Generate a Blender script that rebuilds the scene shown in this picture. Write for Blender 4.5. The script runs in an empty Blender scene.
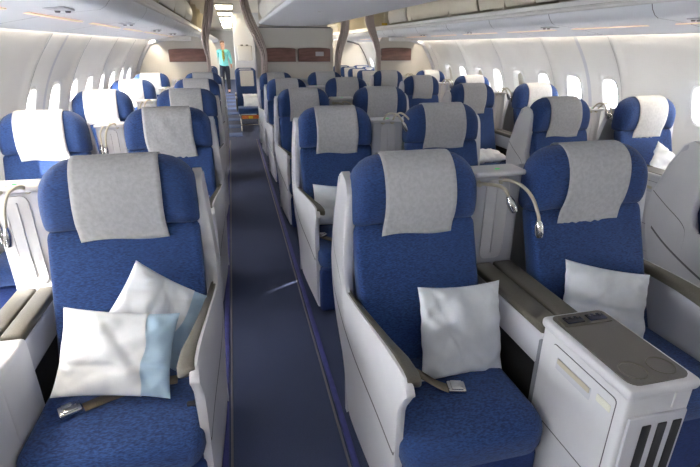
import bpy, bmesh, math, random
from mathutils import Vector, Matrix
random.seed(7)
S = bpy.context.scene
COL = S.collection
CX = 1.05            # cabin centre line (camera stands over the left aisle, x = 0)
# ---------------------------------------------------------------- camera, light, exposure
cd = bpy.data.cameras.new('camera'); cam = bpy.data.objects.new('camera', cd); COL.objects.link(cam)
cd.sensor_width = 36; cd.lens = 24.02; cd.clip_start = .02
cam.location = (0, 0, 1.6)
cam.rotation_euler = (math.radians(90-21.875), 0, math.radians(-13.412))
S.camera = cam
w = bpy.data.worlds.new('sky'); S.world = w; w.use_nodes = True
bg = w.node_tree.nodes['Background']
bg.inputs[0].default_value = (.93, .96, 1, 1); # hazy sky: brighter on the sun side (left of the cabin) than on the right
_t = w.node_tree.nodes.new('ShaderNodeTexCoord'); _x = w.node_tree.nodes.new('ShaderNodeSeparateXYZ'); _m = w.node_tree.nodes.new('ShaderNodeMapRange')
_m.inputs['From Min'].default_value = -1; _m.inputs['From Max'].default_value = 1
_m.inputs['To Min'].default_value = 72; _m.inputs['To Max'].default_value = 12
w.node_tree.links.new(_t.outputs['Generated'], _x.inputs[0]); w.node_tree.links.new(_x.outputs['X'], _m.inputs['Value']); w.node_tree.links.new(_m.outputs[0], bg.inputs[1])
sd = bpy.data.lights.new('sun', 'SUN'); so = bpy.data.objects.new('sun', sd); COL.objects.link(so)
sd.energy = 30; sd.angle = math.radians(1.0); sd.color = (1, .96, .9)
so.rotation_euler = Vector((1, .6, -.62)).to_track_quat('-Z', 'Y').to_euler()
S.view_settings.view_transform = 'Standard'; S.view_settings.look = 'None'
S.view_settings.exposure = 0.1; S.view_settings.gamma = 1
S.view_settings.use_curve_mapping = False

# ---------------------------------------------------------------- materials
def srgb(r, g, b):
    f = lambda c: (c/255/12.92) if c/255 <= .04045 else ((c/255+.055)/1.055)**2.4
    return (f(r), f(g), f(b), 1)
def mat(name, col, rough=.5, metal=0, noise=None, col2=None, bump=0, stretch=(1,1,1), emit=None, estr=0, sheen=0, coord='Object', detail=4, sss=0):
    m = bpy.data.materials.new(name); m.use_nodes = True
    nt = m.node_tree; p = nt.nodes['Principled BSDF']
    p.inputs['Base Color'].default_value = col; p.inputs['Roughness'].default_value = rough
    p.inputs['Metallic'].default_value = metal
    if sheen: p.inputs['Sheen Weight'].default_value = sheen
    if sss:
        p.inputs['Subsurface Weight'].default_value = sss; p.inputs['Subsurface Radius'].default_value = (.02,.02,.02)
    if emit:
        p.inputs['Emission Color'].default_value = emit; p.inputs['Emission Strength'].default_value = estr
    if noise:
        tc = nt.nodes.new('ShaderNodeTexCoord'); mp = nt.nodes.new('ShaderNodeMapping')
        mp.inputs['Scale'].default_value = stretch
        n = nt.nodes.new('ShaderNodeTexNoise'); n.inputs['Scale'].default_value = noise; n.inputs['Detail'].default_value = detail
        nt.links.new(tc.outputs[coord], mp.inputs[0]); nt.links.new(mp.outputs[0], n.inputs['Vector'])
        if col2:
            r = nt.nodes.new('ShaderNodeValToRGB'); r.color_ramp.elements[0].position = .35; r.color_ramp.elements[1].position = .65
            r.color_ramp.elements[0].color = col; r.color_ramp.elements[1].color = col2
            nt.links.new(n.outputs['Fac'], r.inputs[0]); nt.links.new(r.outputs[0], p.inputs['Base Color'])
        if bump:
            b = nt.nodes.new('ShaderNodeBump'); b.inputs['Strength'].default_value = bump; b.inputs['Distance'].default_value = .004
            nt.links.new(n.outputs['Fac'], b.inputs['Height']); nt.links.new(b.outputs[0], p.inputs['Normal'])
    return m
M = {}
M['blue'] = mat('blue_woven_fabric', srgb(6,30,76), .92, noise=270, col2=srgb(32,66,120), bump=.25, stretch=(.3,.6,1.6), sheen=.10, detail=3)
M['bluedark'] = mat('navy_fabric', srgb(10,30,78), .95, noise=210, col2=srgb(22,48,104), bump=.2, stretch=(.3,.6,1.5))
M['cover'] = mat('paper_headrest_cover', srgb(176,176,178), .95, noise=70, col2=srgb(190,190,192), bump=.25, detail=5)
M['coverlit'] = mat('window_lit_headrest_cover', srgb(200,200,202), .95, noise=60, col2=srgb(212,212,213), bump=.3, detail=6)  # paler copy of the cover: window light put into the colour
M['shell'] = mat('grey_white_shell', srgb(214,213,216), .38, noise=6, col2=srgb(220,219,221))
M['shell2'] = mat('pale_grey_shell', srgb(200,200,206), .45)
M['plinth'] = mat('mid_grey_plastic', srgb(120,122,130), .5)
M['pad'] = mat('taupe_leather', srgb(84,80,70), .42, noise=220, col2=srgb(92,88,78), bump=.15)
M['tray'] = mat('dark_taupe_plastic', srgb(88,84,80), .35, noise=300, col2=srgb(96,92,87), bump=.05)
M['nearblack'] = mat('dark_gap', srgb(28,28,32), .7)  # near-black parts; also stands in for shade in recesses and slots
M['seam'] = mat('grey_seam', srgb(104,102,105), .6)
M['chrome'] = mat('brushed_chrome', srgb(205,203,200), .16, 1)
M['tube'] = mat('beige_flex_tube', srgb(196,188,168), .45)
M['belt'] = mat('taupe_webbing', srgb(92,84,72), .8, noise=300, col2=srgb(112,102,88), bump=.3)
M['pillow'] = mat('white_pillowcase', srgb(228,232,238), .85, noise=18, col2=srgb(236,240,245), bump=.15)
M['pillowblue'] = mat('pale_blue_pillow', srgb(176,206,230), .85, noise=20, col2=srgb(188,214,234))
M['carpet'] = mat('navy_carpet', srgb(38,46,72), 1, noise=260, col2=srgb(60,70,100), bump=.5, detail=5)
M['aisleband'] = mat('slate_blue_band', srgb(52,70,112), 1, noise=260, col2=srgb(74,92,134), bump=.5)
M['track'] = mat('violet_blue_track', srgb(44,48,112), .6, noise=30, col2=srgb(54,58,124))
M['wall'] = mat('cream_sidewall', srgb(226,224,220), .5, noise=3, col2=srgb(230,228,224))
M['psu'] = mat('grey_white_panel', srgb(238,240,244), .4)
M['ceil'] = mat('cream_ceiling', srgb(226,222,210), .6)
M['bulk'] = mat('cream_bulkhead', srgb(214,210,202), .55, noise=2, col2=srgb(218,214,207))
M['wood'] = mat('reddish_brown_print', srgb(98,66,58), .35, noise=5, col2=srgb(128,92,84), stretch=(1,1,5))
M['curtain'] = mat('taupe_curtain', srgb(184,170,165), .9)
M['binin'] = mat('beige_bin_lining', srgb(208,200,180), .6, noise=2, col2=srgb(216,208,190))
M['bindoor'] = mat('off_white_bin_door', srgb(226,223,214), .45)
M['rail'] = mat('pale_grey_rail', srgb(228,227,226), .35)
M['warm'] = mat('peach_light_cover', srgb(235,205,185), .5, emit=srgb(255,205,175), estr=.55)
M['cove'] = mat('cove_light_tube', (1,1,1,1), .5, emit=srgb(255,238,212), estr=60)
M['coveleft'] = mat('glare_boosted_cove_tube', (1,1,1,1), .5, emit=srgb(255,240,218), estr=120)  # extra strength on the left tube stands in for window glare on its wall
M['lamp'] = mat('ceiling_light_diffuser', (1,1,1,1), .5, emit=srgb(255,243,222), estr=.5)
M['lampfar'] = mat('far_light_diffuser', (1,1,1,1), .5, emit=srgb(255,236,200), estr=18)
M['yellow'] = mat('yellow_placard', srgb(215,180,40), .5)
M['white'] = mat('white_plastic', srgb(238,237,234), .4)
M['btn'] = mat('dark_blue_display', srgb(20,26,52), .25)
M['tag'] = mat('cream_instruction_plate', srgb(234,233,220), .5, noise=300, col2=srgb(222,220,206))
M['green'] = mat('green_indicator', srgb(60,190,110), .4, emit=srgb(60,200,110), estr=.5)
M['bag'] = mat('orange_red_fabric', srgb(170,70,40), .9, noise=30, col2=srgb(190,120,50))
M['skin'] = mat('skin', srgb(196,150,122), .6)
M['hair'] = mat('brown_hair', srgb(70,48,34), .7)
M['shirt'] = mat('turquoise_shirt', srgb(120,205,205), .8)
M['vest'] = mat('yellow_patterned_tie', srgb(205,190,60), .7, noise=60, col2=srgb(30,40,40))
M['trouser'] = mat('dark_trousers', srgb(24,28,44), .85)
M['shoe'] = mat('black_shoe_leather', srgb(15,15,17), .35)
m = bpy.data.materials.new('window_pane'); m.use_nodes = True; nt = m.node_tree; nt.nodes.clear()
o_ = nt.nodes.new('ShaderNodeOutputMaterial'); mx = nt.nodes.new('ShaderNodeMixShader'); t_ = nt.nodes.new('ShaderNodeBsdfTransparent'); g_ = nt.nodes.new('ShaderNodeBsdfGlossy')
g_.inputs['Roughness'].default_value = .05; mx.inputs[0].default_value = .07
nt.links.new(t_.outputs[0], mx.inputs[1]); nt.links.new(g_.outputs[0], mx.inputs[2]); nt.links.new(mx.outputs[0], o_.inputs[0])
M['pane'] = m

# ---------------------------------------------------------------- mesh helpers
class MB:
    def __init__(s): s.v = []; s.f = []
    def add(s, vs, fs):
        n = len(s.v); s.v += [tuple(p) for p in vs]; s.f += [tuple(i+n for i in f) for f in fs]; return s
    def build(s, name, m, parent=None, smooth=True, angle=40, loc=None, fix=True):
        me = bpy.data.meshes.new(name); me.from_pydata(s.v, [], s.f)
        if fix:
            bm = bmesh.new(); bm.from_mesh(me); bmesh.ops.remove_doubles(bm, verts=bm.verts, dist=1e-5)
            bmesh.ops.recalc_face_normals(bm, faces=bm.faces); bm.to_mesh(me); bm.free()
        me.materials.append(m)
        if smooth:
            me.shade_smooth()
            try: me.set_sharp_from_angle(angle=math.radians(angle))
            except Exception: pass
        o = bpy.data.objects.new(name, me); COL.objects.link(o)
        if parent: o.parent = parent
        if loc: o.location = loc
        return o
def rbox(mb, c, size, r=.01, seg=2, fn=None, rot=None):
    h = [s/2 for s in size]; r = min(r, *[x*.999 for x in h])
    axes = []
    for k in range(3):
        a = [-h[k]+r*(1-math.cos(math.pi/2*i/seg)) for i in range(seg+1)]
        ins = []
        if fn: ins = [(-h[k]+r)+(2*h[k]-2*r)*i/6 for i in range(1, 6)]
        axes.append(a+ins+[-x for x in a[::-1]])
    key = {}; vs = []; fs = []
    def vid(p):
        kk = tuple(round(x, 6) for x in p)
        if kk not in key:
            q = [max(-h[i]+r, min(h[i]-r, p[i])) for i in range(3)]
            d = [p[i]-q[i] for i in range(3)]; L = math.sqrt(sum(x*x for x in d))
            if L > 1e-9: q = [q[i]+d[i]/L*r for i in range(3)]
            if rot: q = list(rot @ Vector(q))
            q = (q[0]+c[0], q[1]+c[1], q[2]+c[2])
            if fn: q = fn(*q)
            key[kk] = len(vs); vs.append(q)
        return key[kk]
    for k in range(3):
        a, b = axes[(k+1) % 3], axes[(k+2) % 3]
        for sgn in (-1, 1):
            for i in range(len(a)-1):
                for j in range(len(b)-1):
                    q = []
                    for (ii, jj) in ((i, j), (i+1, j), (i+1, j+1), (i, j+1)):
                        p = [0, 0, 0]; p[k] = sgn*h[k]; p[(k+1) % 3] = a[ii]; p[(k+2) % 3] = b[jj]; q.append(vid(p))
                    fs.append(q if sgn > 0 else q[::-1])
    mb.add(vs, fs); return mb
def box(mb, x0, x1, y0, y1, z0, z1):
    vs = [(x, y, z) for x in (x0, x1) for y in (y0, y1) for z in (z0, z1)]
    mb.add(vs, [(0,1,3,2),(4,6,7,5),(0,4,5,1),(2,3,7,6),(0,2,6,4),(1,5,7,3)]); return mb
def tube(mb, pts, rad, n=10, cap=True):
    P = [Vector(p) for p in pts]; R = rad if isinstance(rad, (list, tuple)) else [rad]*len(P)
    vs = []; fs = []; up = Vector((0, 0, 1)); prev = None
    for i, p in enumerate(P):
        t = (P[min(i+1, len(P)-1)]-P[max(i-1, 0)]).normalized()
        a = prev if prev is not None else (Vector((1, 0, 0)) if abs(t.x) < .9 else Vector((0, 1, 0)))
        a = (a-t*a.dot(t)).normalized(); prev = a; b = t.cross(a)
        for k in range(n):
            an = 2*math.pi*k/n; vs.append(p+(a*math.cos(an)+b*math.sin(an))*R[i])
    for i in range(len(P)-1):
        for k in range(n):
            fs.append((i*n+k, i*n+(k+1) % n, (i+1)*n+(k+1) % n, (i+1)*n+k))
    if cap: fs.append(tuple(range(n))[::-1]); fs.append(tuple(range((len(P)-1)*n, len(P)*n)))
    mb.add(vs, fs); return mb
def spline(pts, sub=4, closed=False):
    out = []; n = len(pts)
    rng = range(n) if closed else range(n-1)
    for i in rng:
        g = (lambda k: pts[k % n]) if closed else (lambda k: pts[max(0, min(n-1, k))])
        p0, p1, p2, p3 = g(i-1), g(i), g(i+1), g(i+2)
        for s in range(sub):
            t = s/sub
            out.append(tuple(.5*((2*b)+(-a+c)*t+(2*a-5*b+4*c-d)*t*t+(-a+3*b-3*c+d)*t**3) for a, b, c, d in zip(p0, p1, p2, p3)))
    if not closed: out.append(tuple(pts[-1]))
    return out
def interp(tab, x):
    if x <= tab[0][0]: return tab[0][1]
    for (a, b), (c, d) in zip(tab, tab[1:]):
        if x <= c: return b+(d-b)*(x-a)/(c-a) if c > a else d
    return tab[-1][1]
def sweep(mb, prof, stations, close=False, caps=False):
    """prof list of (a,b); stations list of functions (a,b)->point"""
    n = len(prof); vs = []; fs = []
    for st in stations: vs += [st(a, b) for a, b in prof]
    for i in range(len(stations)-1):
        for k in range(n if close else n-1):
            k2 = (k+1) % n; fs.append((i*n+k, i*n+k2, (i+1)*n+k2, (i+1)*n+k))
    if caps: fs.append(tuple(range(n))[::-1]); fs.append(tuple(range((len(stations)-1)*n, len(stations)*n)))
    mb.add(vs, fs); return mb
def prism(mb, poly, fn, d0, d1):
    """polygon (a,b) extruded between depths through fn(a,b,d)"""
    n = len(poly); vs = [fn(a, b, d0) for a, b in poly]+[fn(a, b, d1) for a, b in poly]
    fs = [tuple(range(n))[::-1], tuple(range(n, 2*n))]+[(i, (i+1) % n, (i+1) % n+n, i+n) for i in range(n)]
    mb.add(vs, fs); return mb
def rrect(w, h, r, n=5, cx=0, cy=0):
    rs = r if isinstance(r, (list, tuple)) else [r]*4     # tr, tl, bl, br
    out = []
    for k, (sx, sy) in enumerate(((1, 1), (-1, 1), (-1, -1), (1, -1))):
        rr = rs[k]
        for i in range(n+1):
            a = math.pi/2*(k+i/n); out.append((cx+sx*(w/2-rr)+rr*math.cos(a), cy+sy*(h/2-rr)+rr*math.sin(a)))
    return out
def pad(mb, outline, d, edge, bulge, fn, back=0.0):
    """cushion: outline in (a,b), rounded edge, bulged front at depth d, mapped by fn(a,b,depth)"""
    n = len(outline); cx = sum(p[0] for p in outline)/n; cy = sum(p[1] for p in outline)/n
    hw = max(abs(p[0]-cx) for p in outline); hh = max(abs(p[1]-cy) for p in outline)
    rings = []
    def ring(inset, dep):
        sx = 1-inset/hw; sy = 1-inset/hh
        rings.append([fn(cx+(a-cx)*sx, cy+(b-cy)*sy, dep) for a, b in outline])
    ring(edge*.8, back); ring(edge*.2, back+edge*.3); ring(0, back+edge)
    ring(0, max(d-edge, back+edge*1.01))
    for i in range(1, 5):
        a = math.pi/2*i/4; ring(edge*(1-math.cos(a)), d-edge+edge*math.sin(a))
    m = min(hw, hh)
    for t in (.25, .45, .65, .85, .97):
        ring(edge+(m-edge)*t, d+bulge*(1-(1-t)**2))
    vs = []; fs = []
    for r_ in rings: vs += r_
    R = len(rings)
    for i in range(R-1):
        for k in range(n): fs.append((i*n+k, i*n+(k+1) % n, (i+1)*n+(k+1) % n, (i+1)*n+k))
    fs.append(tuple(range(n))[::-1]); fs.append(tuple(range((R-1)*n, R*n)))
    mb.add(vs, fs); return mb
def tag(o, label=None, cat=None, group=None, kind=None):
    for k, v in (('label', label), ('category', cat), ('group', group), ('kind', kind)):
        if v: o[k] = v
    return o
def empty(name, loc=(0, 0, 0), rz=0):
    o = bpy.data.objects.new(name, None); COL.objects.link(o); o.location = loc; o.rotation_euler = (0, 0, rz)
    o.empty_display_size = .1; return o
def copy_tree(o, parent=None):
    c = o.copy(); COL.objects.link(c)
    if parent: c.parent = parent
    for ch in list(o.children): copy_tree(ch, c)
    return c
def rz(p, a): return (p[0]*math.cos(a)-p[1]*math.sin(a), p[0]*math.sin(a)+p[1]*math.cos(a))

ORDN = ['first', 'second', 'third', 'fourth', 'fifth', 'sixth', 'seventh', 'eighth', 'ninth', 'tenth', 'eleventh']
# ---------------------------------------------------------------- the setting
Y0, YB, YF = -3.2, 8.42, 26.0          # wall behind the camera, front bulkhead of next cabin, far end
FARB = 12.9
def struct(name, mb, m, **k):
    o = mb.build(name, m, **k); o['kind'] = 'structure'; return o
mb = MB(); box(mb, CX-2.5, CX+2.5, Y0, YF, -.06, 0); struct('floor', mb, M['carpet'], smooth=False)
# aisle floor of the further cabin carries pale cross bands, laid as separate strips
for ax in (.095, CX*2-.095):
    for sx in (-.26, .26):
        mb = MB(); rbox(mb, (ax+sx, 4.0, .004), (.026, 9.6, .012), .004, 1)
        o = struct('trim_1', mb, M['track'])
        mb = MB(); rbox(mb, (ax+sx*(.90), 4.0, .003), (.010, 9.6, .008), .003, 1)
        struct('trim_1', mb, M['seam'])
WP = [(2.56, 0), (2.58, .2), (2.60, .5), (2.62, .8), (2.60, .98), (2.57, 1.12), (2.52, 1.27), (2.45, 1.42), (2.37, 1.55), (2.29, 1.66), (2.255, 1.71)]
WPs = spline(WP, 5)
def wallw(z):
    return interp([(b, a) for a, b in WPs], z)
RW = [-2.28, -1.75, -1.21, -.68, -.15, .38, .92, 1.45, 1.98, 2.52, 3.05, 4.05, 4.585, 5.12, 5.65, 6.18, 6.715, 7.25, 7.78]+[8.85+.533*i for i in range(28)]
LW = [q for q in RW if abs(q-.38) > .1]  # one unseen left window omitted to block its sun patch in the aisle
SEAMS = [-1.5, -.44, .63, 1.7, 2.77, 3.84, 4.85, 5.92, 6.98, 8.05]+[8.6+1.066*i for i in range(16)]
WZ, WHH, WHW = 1.155, .142, .10        # window centre height, half height, half width
def ribs(y, z=1.2):
    d = 0; fz = max(0, min(1, (z-.78)/.25))
    for s in SEAMS:
        t = (y-s)/.035
        if abs(t) < 3: d += .028*math.exp(-t*t)
        t = (y-s)/.16
        if abs(t) < 3: d += .022*math.exp(-t*t)
        t = (y-s-.53)/.09
        if abs(t) < 3: d += .007*math.exp(-t*t)
    return d*fz
def make_wall(side, name, wins):
    def P(y, z): return (CX+side*(wallw(z)-ribs(y, z)), y, z)
    mb = MB()
    hz, hy = .205, .165
    zs_lo = [0, .1, .2, .35, .5, .65, .8, .9, WZ-hz]; zs_mid = [WZ-hz, WZ-.1, WZ, WZ+.1, WZ+hz]; zs_hi = [WZ+hz, 1.42, 1.48, 1.54, 1.6, 1.65, 1.68, 1.71]
    ys = [Y0]; y = Y0
    spans = []
    for wy in wins: spans.append((wy-hy, wy+hy))
    edges = sorted(set([Y0, YF]+[e for s in spans for e in s]))
    allys = [Y0]
    for a, b in zip(edges, edges[1:]):
        far = a > 8.5
        n = max(1, int(math.ceil((b-a)/(.1 if far else .03))))
        if (round(a, 4), round(b, 4)) in [(round(p, 4), round(q, 4)) for p, q in spans]: n = 8
        allys += [a+(b-a)*i/n for i in range(1, n+1)]
    def grid(yl, zl):
        vs = [P(y, z) for y in yl for z in zl]; n = len(zl)
        mb.add(vs, [(i*n+j, i*n+j+1, (i+1)*n+j+1, (i+1)*n+j) for i in range(len(yl)-1) for j in range(n-1)])
    grid(allys, zs_lo); grid(allys, zs_hi)
    prev = Y0
    for a, b in spans:
        grid([y for y in allys if prev-1e-6 <= y <= a+1e-6], zs_mid)
        prev = b
        yl = [a+(b-a)*i/8 for i in range(9)]
        # boundary ring matched to superellipse hole
        bd = [(y, zs_mid[0]) for y in yl]+[(b, z) for z in zs_mid[1:]]+[(y, zs_mid[-1]) for y in yl[::-1][1:]]+[(a, z) for z in zs_mid[::-1][1:-1]]
        wy = (a+b)/2; n = len(bd); inner = []
        for (y, z) in bd:
            u, v = (y-wy)/hy, (z-WZ)/hz; t = math.atan2(v, u)
            c, s = math.cos(t), math.sin(t); r = (abs(c)**3.2+abs(s)**3.2)**(-1/3.2)
            inner.append((wy+c*r*WHW, WZ+s*r*WHH))
        vs = [P(*p) for p in bd]+[P(*p) for p in inner]
        mb.add(vs, [(i, (i+1) % n, (i+1) % n+n, i+n) for i in range(n)])
    grid([y for y in allys if prev-1e-6 <= y], zs_mid)
    o = struct(name, mb, M['wall'], angle=60)
    md = o.modifiers.new('thick', 'SOLIDIFY'); md.thickness = .004; md.offset = 0
    # outer skin behind the panels keeps daylight out between the windows
    mo = MB()
    zz = [-.06, .3, .6, .9, WZ-.17]
    def Q(y, z, d=.10): return (CX+side*(wallw(max(z, 0))+d), y, z)
    for (za, zb) in ((-.06, WZ-.175), (WZ+.175, 2.5)):
        zl = [za+(zb-za)*i/8 for i in range(9)]
        def QQ(y, z): return (CX+side*((wallw(max(z, 0)) if z < 1.7 else 2.26+(z-1.7)*-.1)+.11), y, z)
        vs = [QQ(y, z) for y in (Y0, YF) for z in zl]; n = 9
        mo.add(vs, [(j, j+1, n+j+1, n+j) for j in range(n-1)])
    pr = Y0
    for wy in list(wins)+[YF+.12]:
        a = wy-.125
        if a > pr:
            vs = [Q(y, z, .11) for y in (pr, a) for z in (WZ-.18, WZ, WZ+.18)]
            mo.add(vs, [(0, 1, 4, 3), (1, 2, 5, 4)])
        pr = wy+.125
    struct(name.replace('wall', 'wall_outer') if False else name, mo, M['wall'], smooth=False)
    return P
def window(n, side, wy, shade=0):
    """frame ring + reveal + pane; shade = how far the blind is pulled down"""
    mb = MB(); K = 28
    def ell(rw, rh, d):
        out = []
        for k in range(K):
            t = 2*math.pi*k/K; c, s = math.cos(t), math.sin(t); r = (abs(c)**3.2+abs(s)**3.2)**(-1/3.2)
            y, z = wy+c*r*rw, WZ+s*r*rh
            out.append((CX+side*(wallw(z)-ribs(y)+d), y, z))
        return out
    R = [ell(WHW+.026, WHH+.026, .0), ell(WHW+.020, WHH+.020, -.008), ell(WHW+.006, WHH+.006, -.010), ell(WHW, WHH, -.002), ell(WHW-.008, WHH-.010, .05), ell(WHW-.006, WHH-.008, .12)]
    vs = [p for r in R for p in r]
    mb.add(vs, [(i*K+k, i*K+(k+1) % K, (i+1)*K+(k+1) % K, (i+1)*K+k) for i in range(len(R)-1) for k in range(K)])
    fr = struct('window_%d' % n, mb, M['white'])
    mp = MB(); r = ell(WHW-.006, WHH-.008, .075); c = (CX+side*(wallw(WZ)-ribs(wy)+.075), wy, WZ)
    mp.add(r+[c], [(k, (k+1) % K, K) for k in range(K)]); mp.build('pane', M['pane'], fr)
    if shade:
        ms = MB(); zt, zb = WZ+WHH, WZ+WHH-2*WHH*shade
        zs = [zt+(zb-zt)*i/6 for i in range(7)]; rows = []
        for z in zs:
            s = min(1, abs(z-WZ)/WHH); hwid = (WHW-.007)*(1-s**3.2)**(1/3.2) if s < 1 else .01
            x = CX+side*(wallw(z)-ribs(wy)+.045)
            rows.append([(x, wy-hwid, z), (x, wy+hwid, z)])
        vs = [p for r in rows for p in r]
        ms.add(vs, [(2*i, 2*i+1, 2*i+3, 2*i+2) for i in range(6)])
        o = ms.build('window_shade', M['ceil'], fr)
        md = o.modifiers.new('t', 'SOLIDIFY'); md.thickness = .003
make_wall(1, 'wall_right', RW); make_wall(-1, 'wall_left', LW)
n = 1
for side, wins in ((1, RW), (-1, LW)):
    for wy in wins:
        if wy > 13.5: continue
        sh = 0
        if side == 1 and abs(wy-5.65) < .05: sh = .75
        if side == 1 and abs(wy-6.715) < .05: sh = .95
        if side == 1 and abs(wy-7.78) < .05: sh = 1
        window(n, side, wy, sh); n += 1
# overhead: ceiling shell, service panels and bins as long sections
mb = MB(); box(mb, CX-2.5, CX+2.5, Y0, YF, 2.32, 2.38); struct('ceiling', mb, M['ceil'], smooth=False)
mb = MB(); box(mb, CX-2.8, CX+2.8, Y0-.1, Y0, -.06, 2.4); struct('wall_back', mb, M['bulk'], smooth=False)
mb = MB(); box(mb, CX-2.8, CX+2.8, YF, YF+.1, -.06, 2.4); struct('wall_front', mb, M['bulk'], smooth=False)
def run(prof, side, y0, y1, name, m, closed=False, **k):
    mb = MB(); sweep(mb, prof, [(lambda a, b, y=y: (CX+side*a, y, b)) for y in (y0, y1)], closed, closed)
    return struct(name, mb, m, **k)
PY1 = 13.2
for side in (1, -1):
    # service panel above the windows: cove lip, flat underside, valance
    run([(2.185, 1.695), (2.19, 1.686), (2.18, 1.684), (2.10, 1.703), (1.94, 1.733), (1.90, 1.741), (1.87, 1.748), (1.72, 1.762), (1.66, 1.768), (1.63, 1.785), (1.605, 1.82), (1.592, 1.852)], side, Y0, YF, 'trim_2', M['psu'])
    run([(2.32, 1.71), (2.32, 1.80), (2.20, 1.80), (2.185, 1.695)], side, Y0, YF, 'trim_2', M['psu'])
    # handrail profile in front of the bins
    run([(1.592, 1.85), (1.578, 1.856), (1.574, 1.87), (1.582, 1.885), (1.60, 1.89), (1.598, 1.905), (1.594, 1.922), (1.602, 1.93), (1.66, 1.932)], side, Y0, YF, 'trim_3', M['rail'])
    # bin interior
    run([(1.63, 1.93), (2.2, 1.90), (2.22, 2.0), (2.12, 2.2), (1.9, 2.29), (1.62, 2.30)], side, Y0, YF, 'trim_4', M['binin'])
    # cove light tubes
    mb = MB(); tube(mb, [(CX+side*2.235, Y0+.05, 1.745), (CX+side*2.235, 13.0, 1.745)], .011, 6)
    o = mb.build('cove_light', M['cove' if side > 0 else 'coveleft'])
    tag(o, 'long tube light hidden in the cove above the %s windows' % ('right' if side > 0 else 'left'), 'light')
    # dark joints between the sidewall panels
    for sm, wd, mt in [(q, .007, 'seam') for q in SEAMS[:13]]+[(4.34, .045, 'shell2'), (2.24, .045, 'shell2'), (9.0, .045, 'shell2')]:
        mb = MB(); zl = [i*.06 for i in range(29)]; dd = .002
        vs = []
        for z in zl:
            for dy in (-wd/2, 0, wd/2):
                y = sm+dy+(.012 if mt == 'seam' else 0)
                vs.append((CX+side*(wallw(z)-ribs(y, z)-.006+(.0 if dy else -.001)), y, z))
        mb.add(vs, [(3*i+k, 3*i+k+1, 3*i+k+4, 3*i+k+3) for i in range(len(zl)-1) for k in range(2)])
        struct('trim_13', mb, M[mt])
    # seams across the service panel
    for i, s in enumerate(SEAMS[:16]):
        mb = MB(); sweep(mb, [(0, 0), (.006, 0)], [(lambda a, b, q=q, s=s: (CX+side*q[0], s+a-.003, q[1]-.0015)) for q in ((2.20, 1.682), (2.10, 1.703), (1.94, 1.733), (1.90, 1.741), (1.72, 1.762), (1.66, 1.768), (1.63, 1.785), (1.602, 1.82), (1.589, 1.852))])
        struct('trim_5', mb, M['seam'])
# middle bins
mp = spline([(-.56, 1.955), (-.545, 1.93), (-.50, 1.922), (-.25, 1.905), (0, 1.90), (.25, 1.905), (.50, 1.922), (.545, 1.93), (.56, 1.955)], 3)
run(mp, 1, Y0, YB, 'trim_6', M['psu'])
run([(-.56, 1.955), (-.575, 1.965), (-.56, 1.985)], 1, Y0, YB, 'trim_7', M['rail']); run([(.56, 1.955), (.575, 1.965), (.56, 1.985)], 1, Y0, YB, 'trim_7', M['rail'])

YY = [Y0+i*1.066 for i in range(11)]
def bin_door(side, y0, y1, w0, label, group, m='bindoor', centre=False):
    """convex overhead bin door between two heights"""
    e = .012
    pr = spline([(w0, 1.955), (w0+(.035 if centre else -.03), 2.04), (w0+(.03 if centre else -.025), 2.14), (w0-(.03 if centre else -.03), 2.24), (w0-(.09 if centre else -.10), 2.31)], 4)
    mb = MB()
    ys = [y0+e, y0+e+.01, y0+e+.03, y1-e-.03, y1-e-.01, y1-e]; ins = [.014, .005, 0, 0, .005, .014]
    sg = -1 if centre else 1
    sweep(mb, pr, [(lambda a, b, y=y, d=d: (CX+side*(a+sg*d), y, b)) for y, d in zip(ys, ins)])
    o = mb.build('overhead_bin_door' if False else 'overhead_bin', M[m])
    md = o.modifiers.new('t', 'SOLIDIFY'); md.thickness = .012; md.offset = -1 if centre else 1
    tag(o, label, 'overhead bin', group)
    return o
for side in (1, -1):
    sname = 'right' if side > 0 else 'left'
    for k, (y0, y1) in enumerate(zip(YY[:-1][::-1], YY[1:][::-1])):
        bin_door(side, y0, y1, .565, 'convex locker door on the %s face of the central bins, %s from the bulkhead' % (sname, ORDN[k]), 'central overhead bin doors, %s face' % sname, centre=True)
# outboard bins: open bays with dividers and a few closed doors
for side in (1, -1):
    for y in [Y0+1.3*i for i in range(13)]:
        mb = MB(); prism(mb, [(1.60, 1.93), (2.2, 1.93), (2.2, 2.05), (2.1, 2.2), (1.75, 2.3), (1.60, 2.3), (1.585, 2.12)], lambda a, b, d, side=side, y=y: (CX+side*a, y+d, b), -.012, .012)
        struct('trim_8', mb, M['binin'], smooth=False)
for y0, y1, lb in ((7.42, 8.3, 'closed white bin door beside the right curtain'), (2.95, 4.1, 'closed white bin door above the second right window panel')):
    bin_door(1, y0, y1, 1.62, lb, None)
for y0, y1, lb in ((5.17, 7.40, 'long beige bin door left of the white one near the right curtain'), (4.12, 5.15, 'short beige bin door in the middle of the right side'),
                   (1.6, 2.93, 'beige bin door at the far right edge of the picture')):
    bin_door(1, y0, y1, 1.63, lb, None, 'binin')
for k, (y0, y1) in enumerate(((7.2, 8.4), (5.9, 7.2), (4.6, 5.9), (3.3, 4.6), (2.0, 3.3), (.7, 2.0))):
    bin_door(-1, y0, y1, 1.62, 'closed bulging bin door along the left side, %s from the bulkhead' % ORDN[k], 'closed bins along the left side')
# service-strip lights
for side in (1, -1):
    for i in range(9):
        y = 2.05+i*1.066 if side > 0 else 1.5+i*1.066
        if side < 0 and y < 1.2: continue
        mb = MB(); rbox(mb, (CX+side*1.915, y+.4, 1.7365), (.035, .82, .006), .003, 1)
        o = mb.build('indicator_strip', M['warm'])
        tag(o, 'peach glowing strip in the %s ceiling panel above the windows, %s from the camera' % ('right' if side > 0 else 'left', ORDN[i]), 'light strip', 'peach strips along the %s ceiling panel' % ('right' if side > 0 else 'left'))
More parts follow.
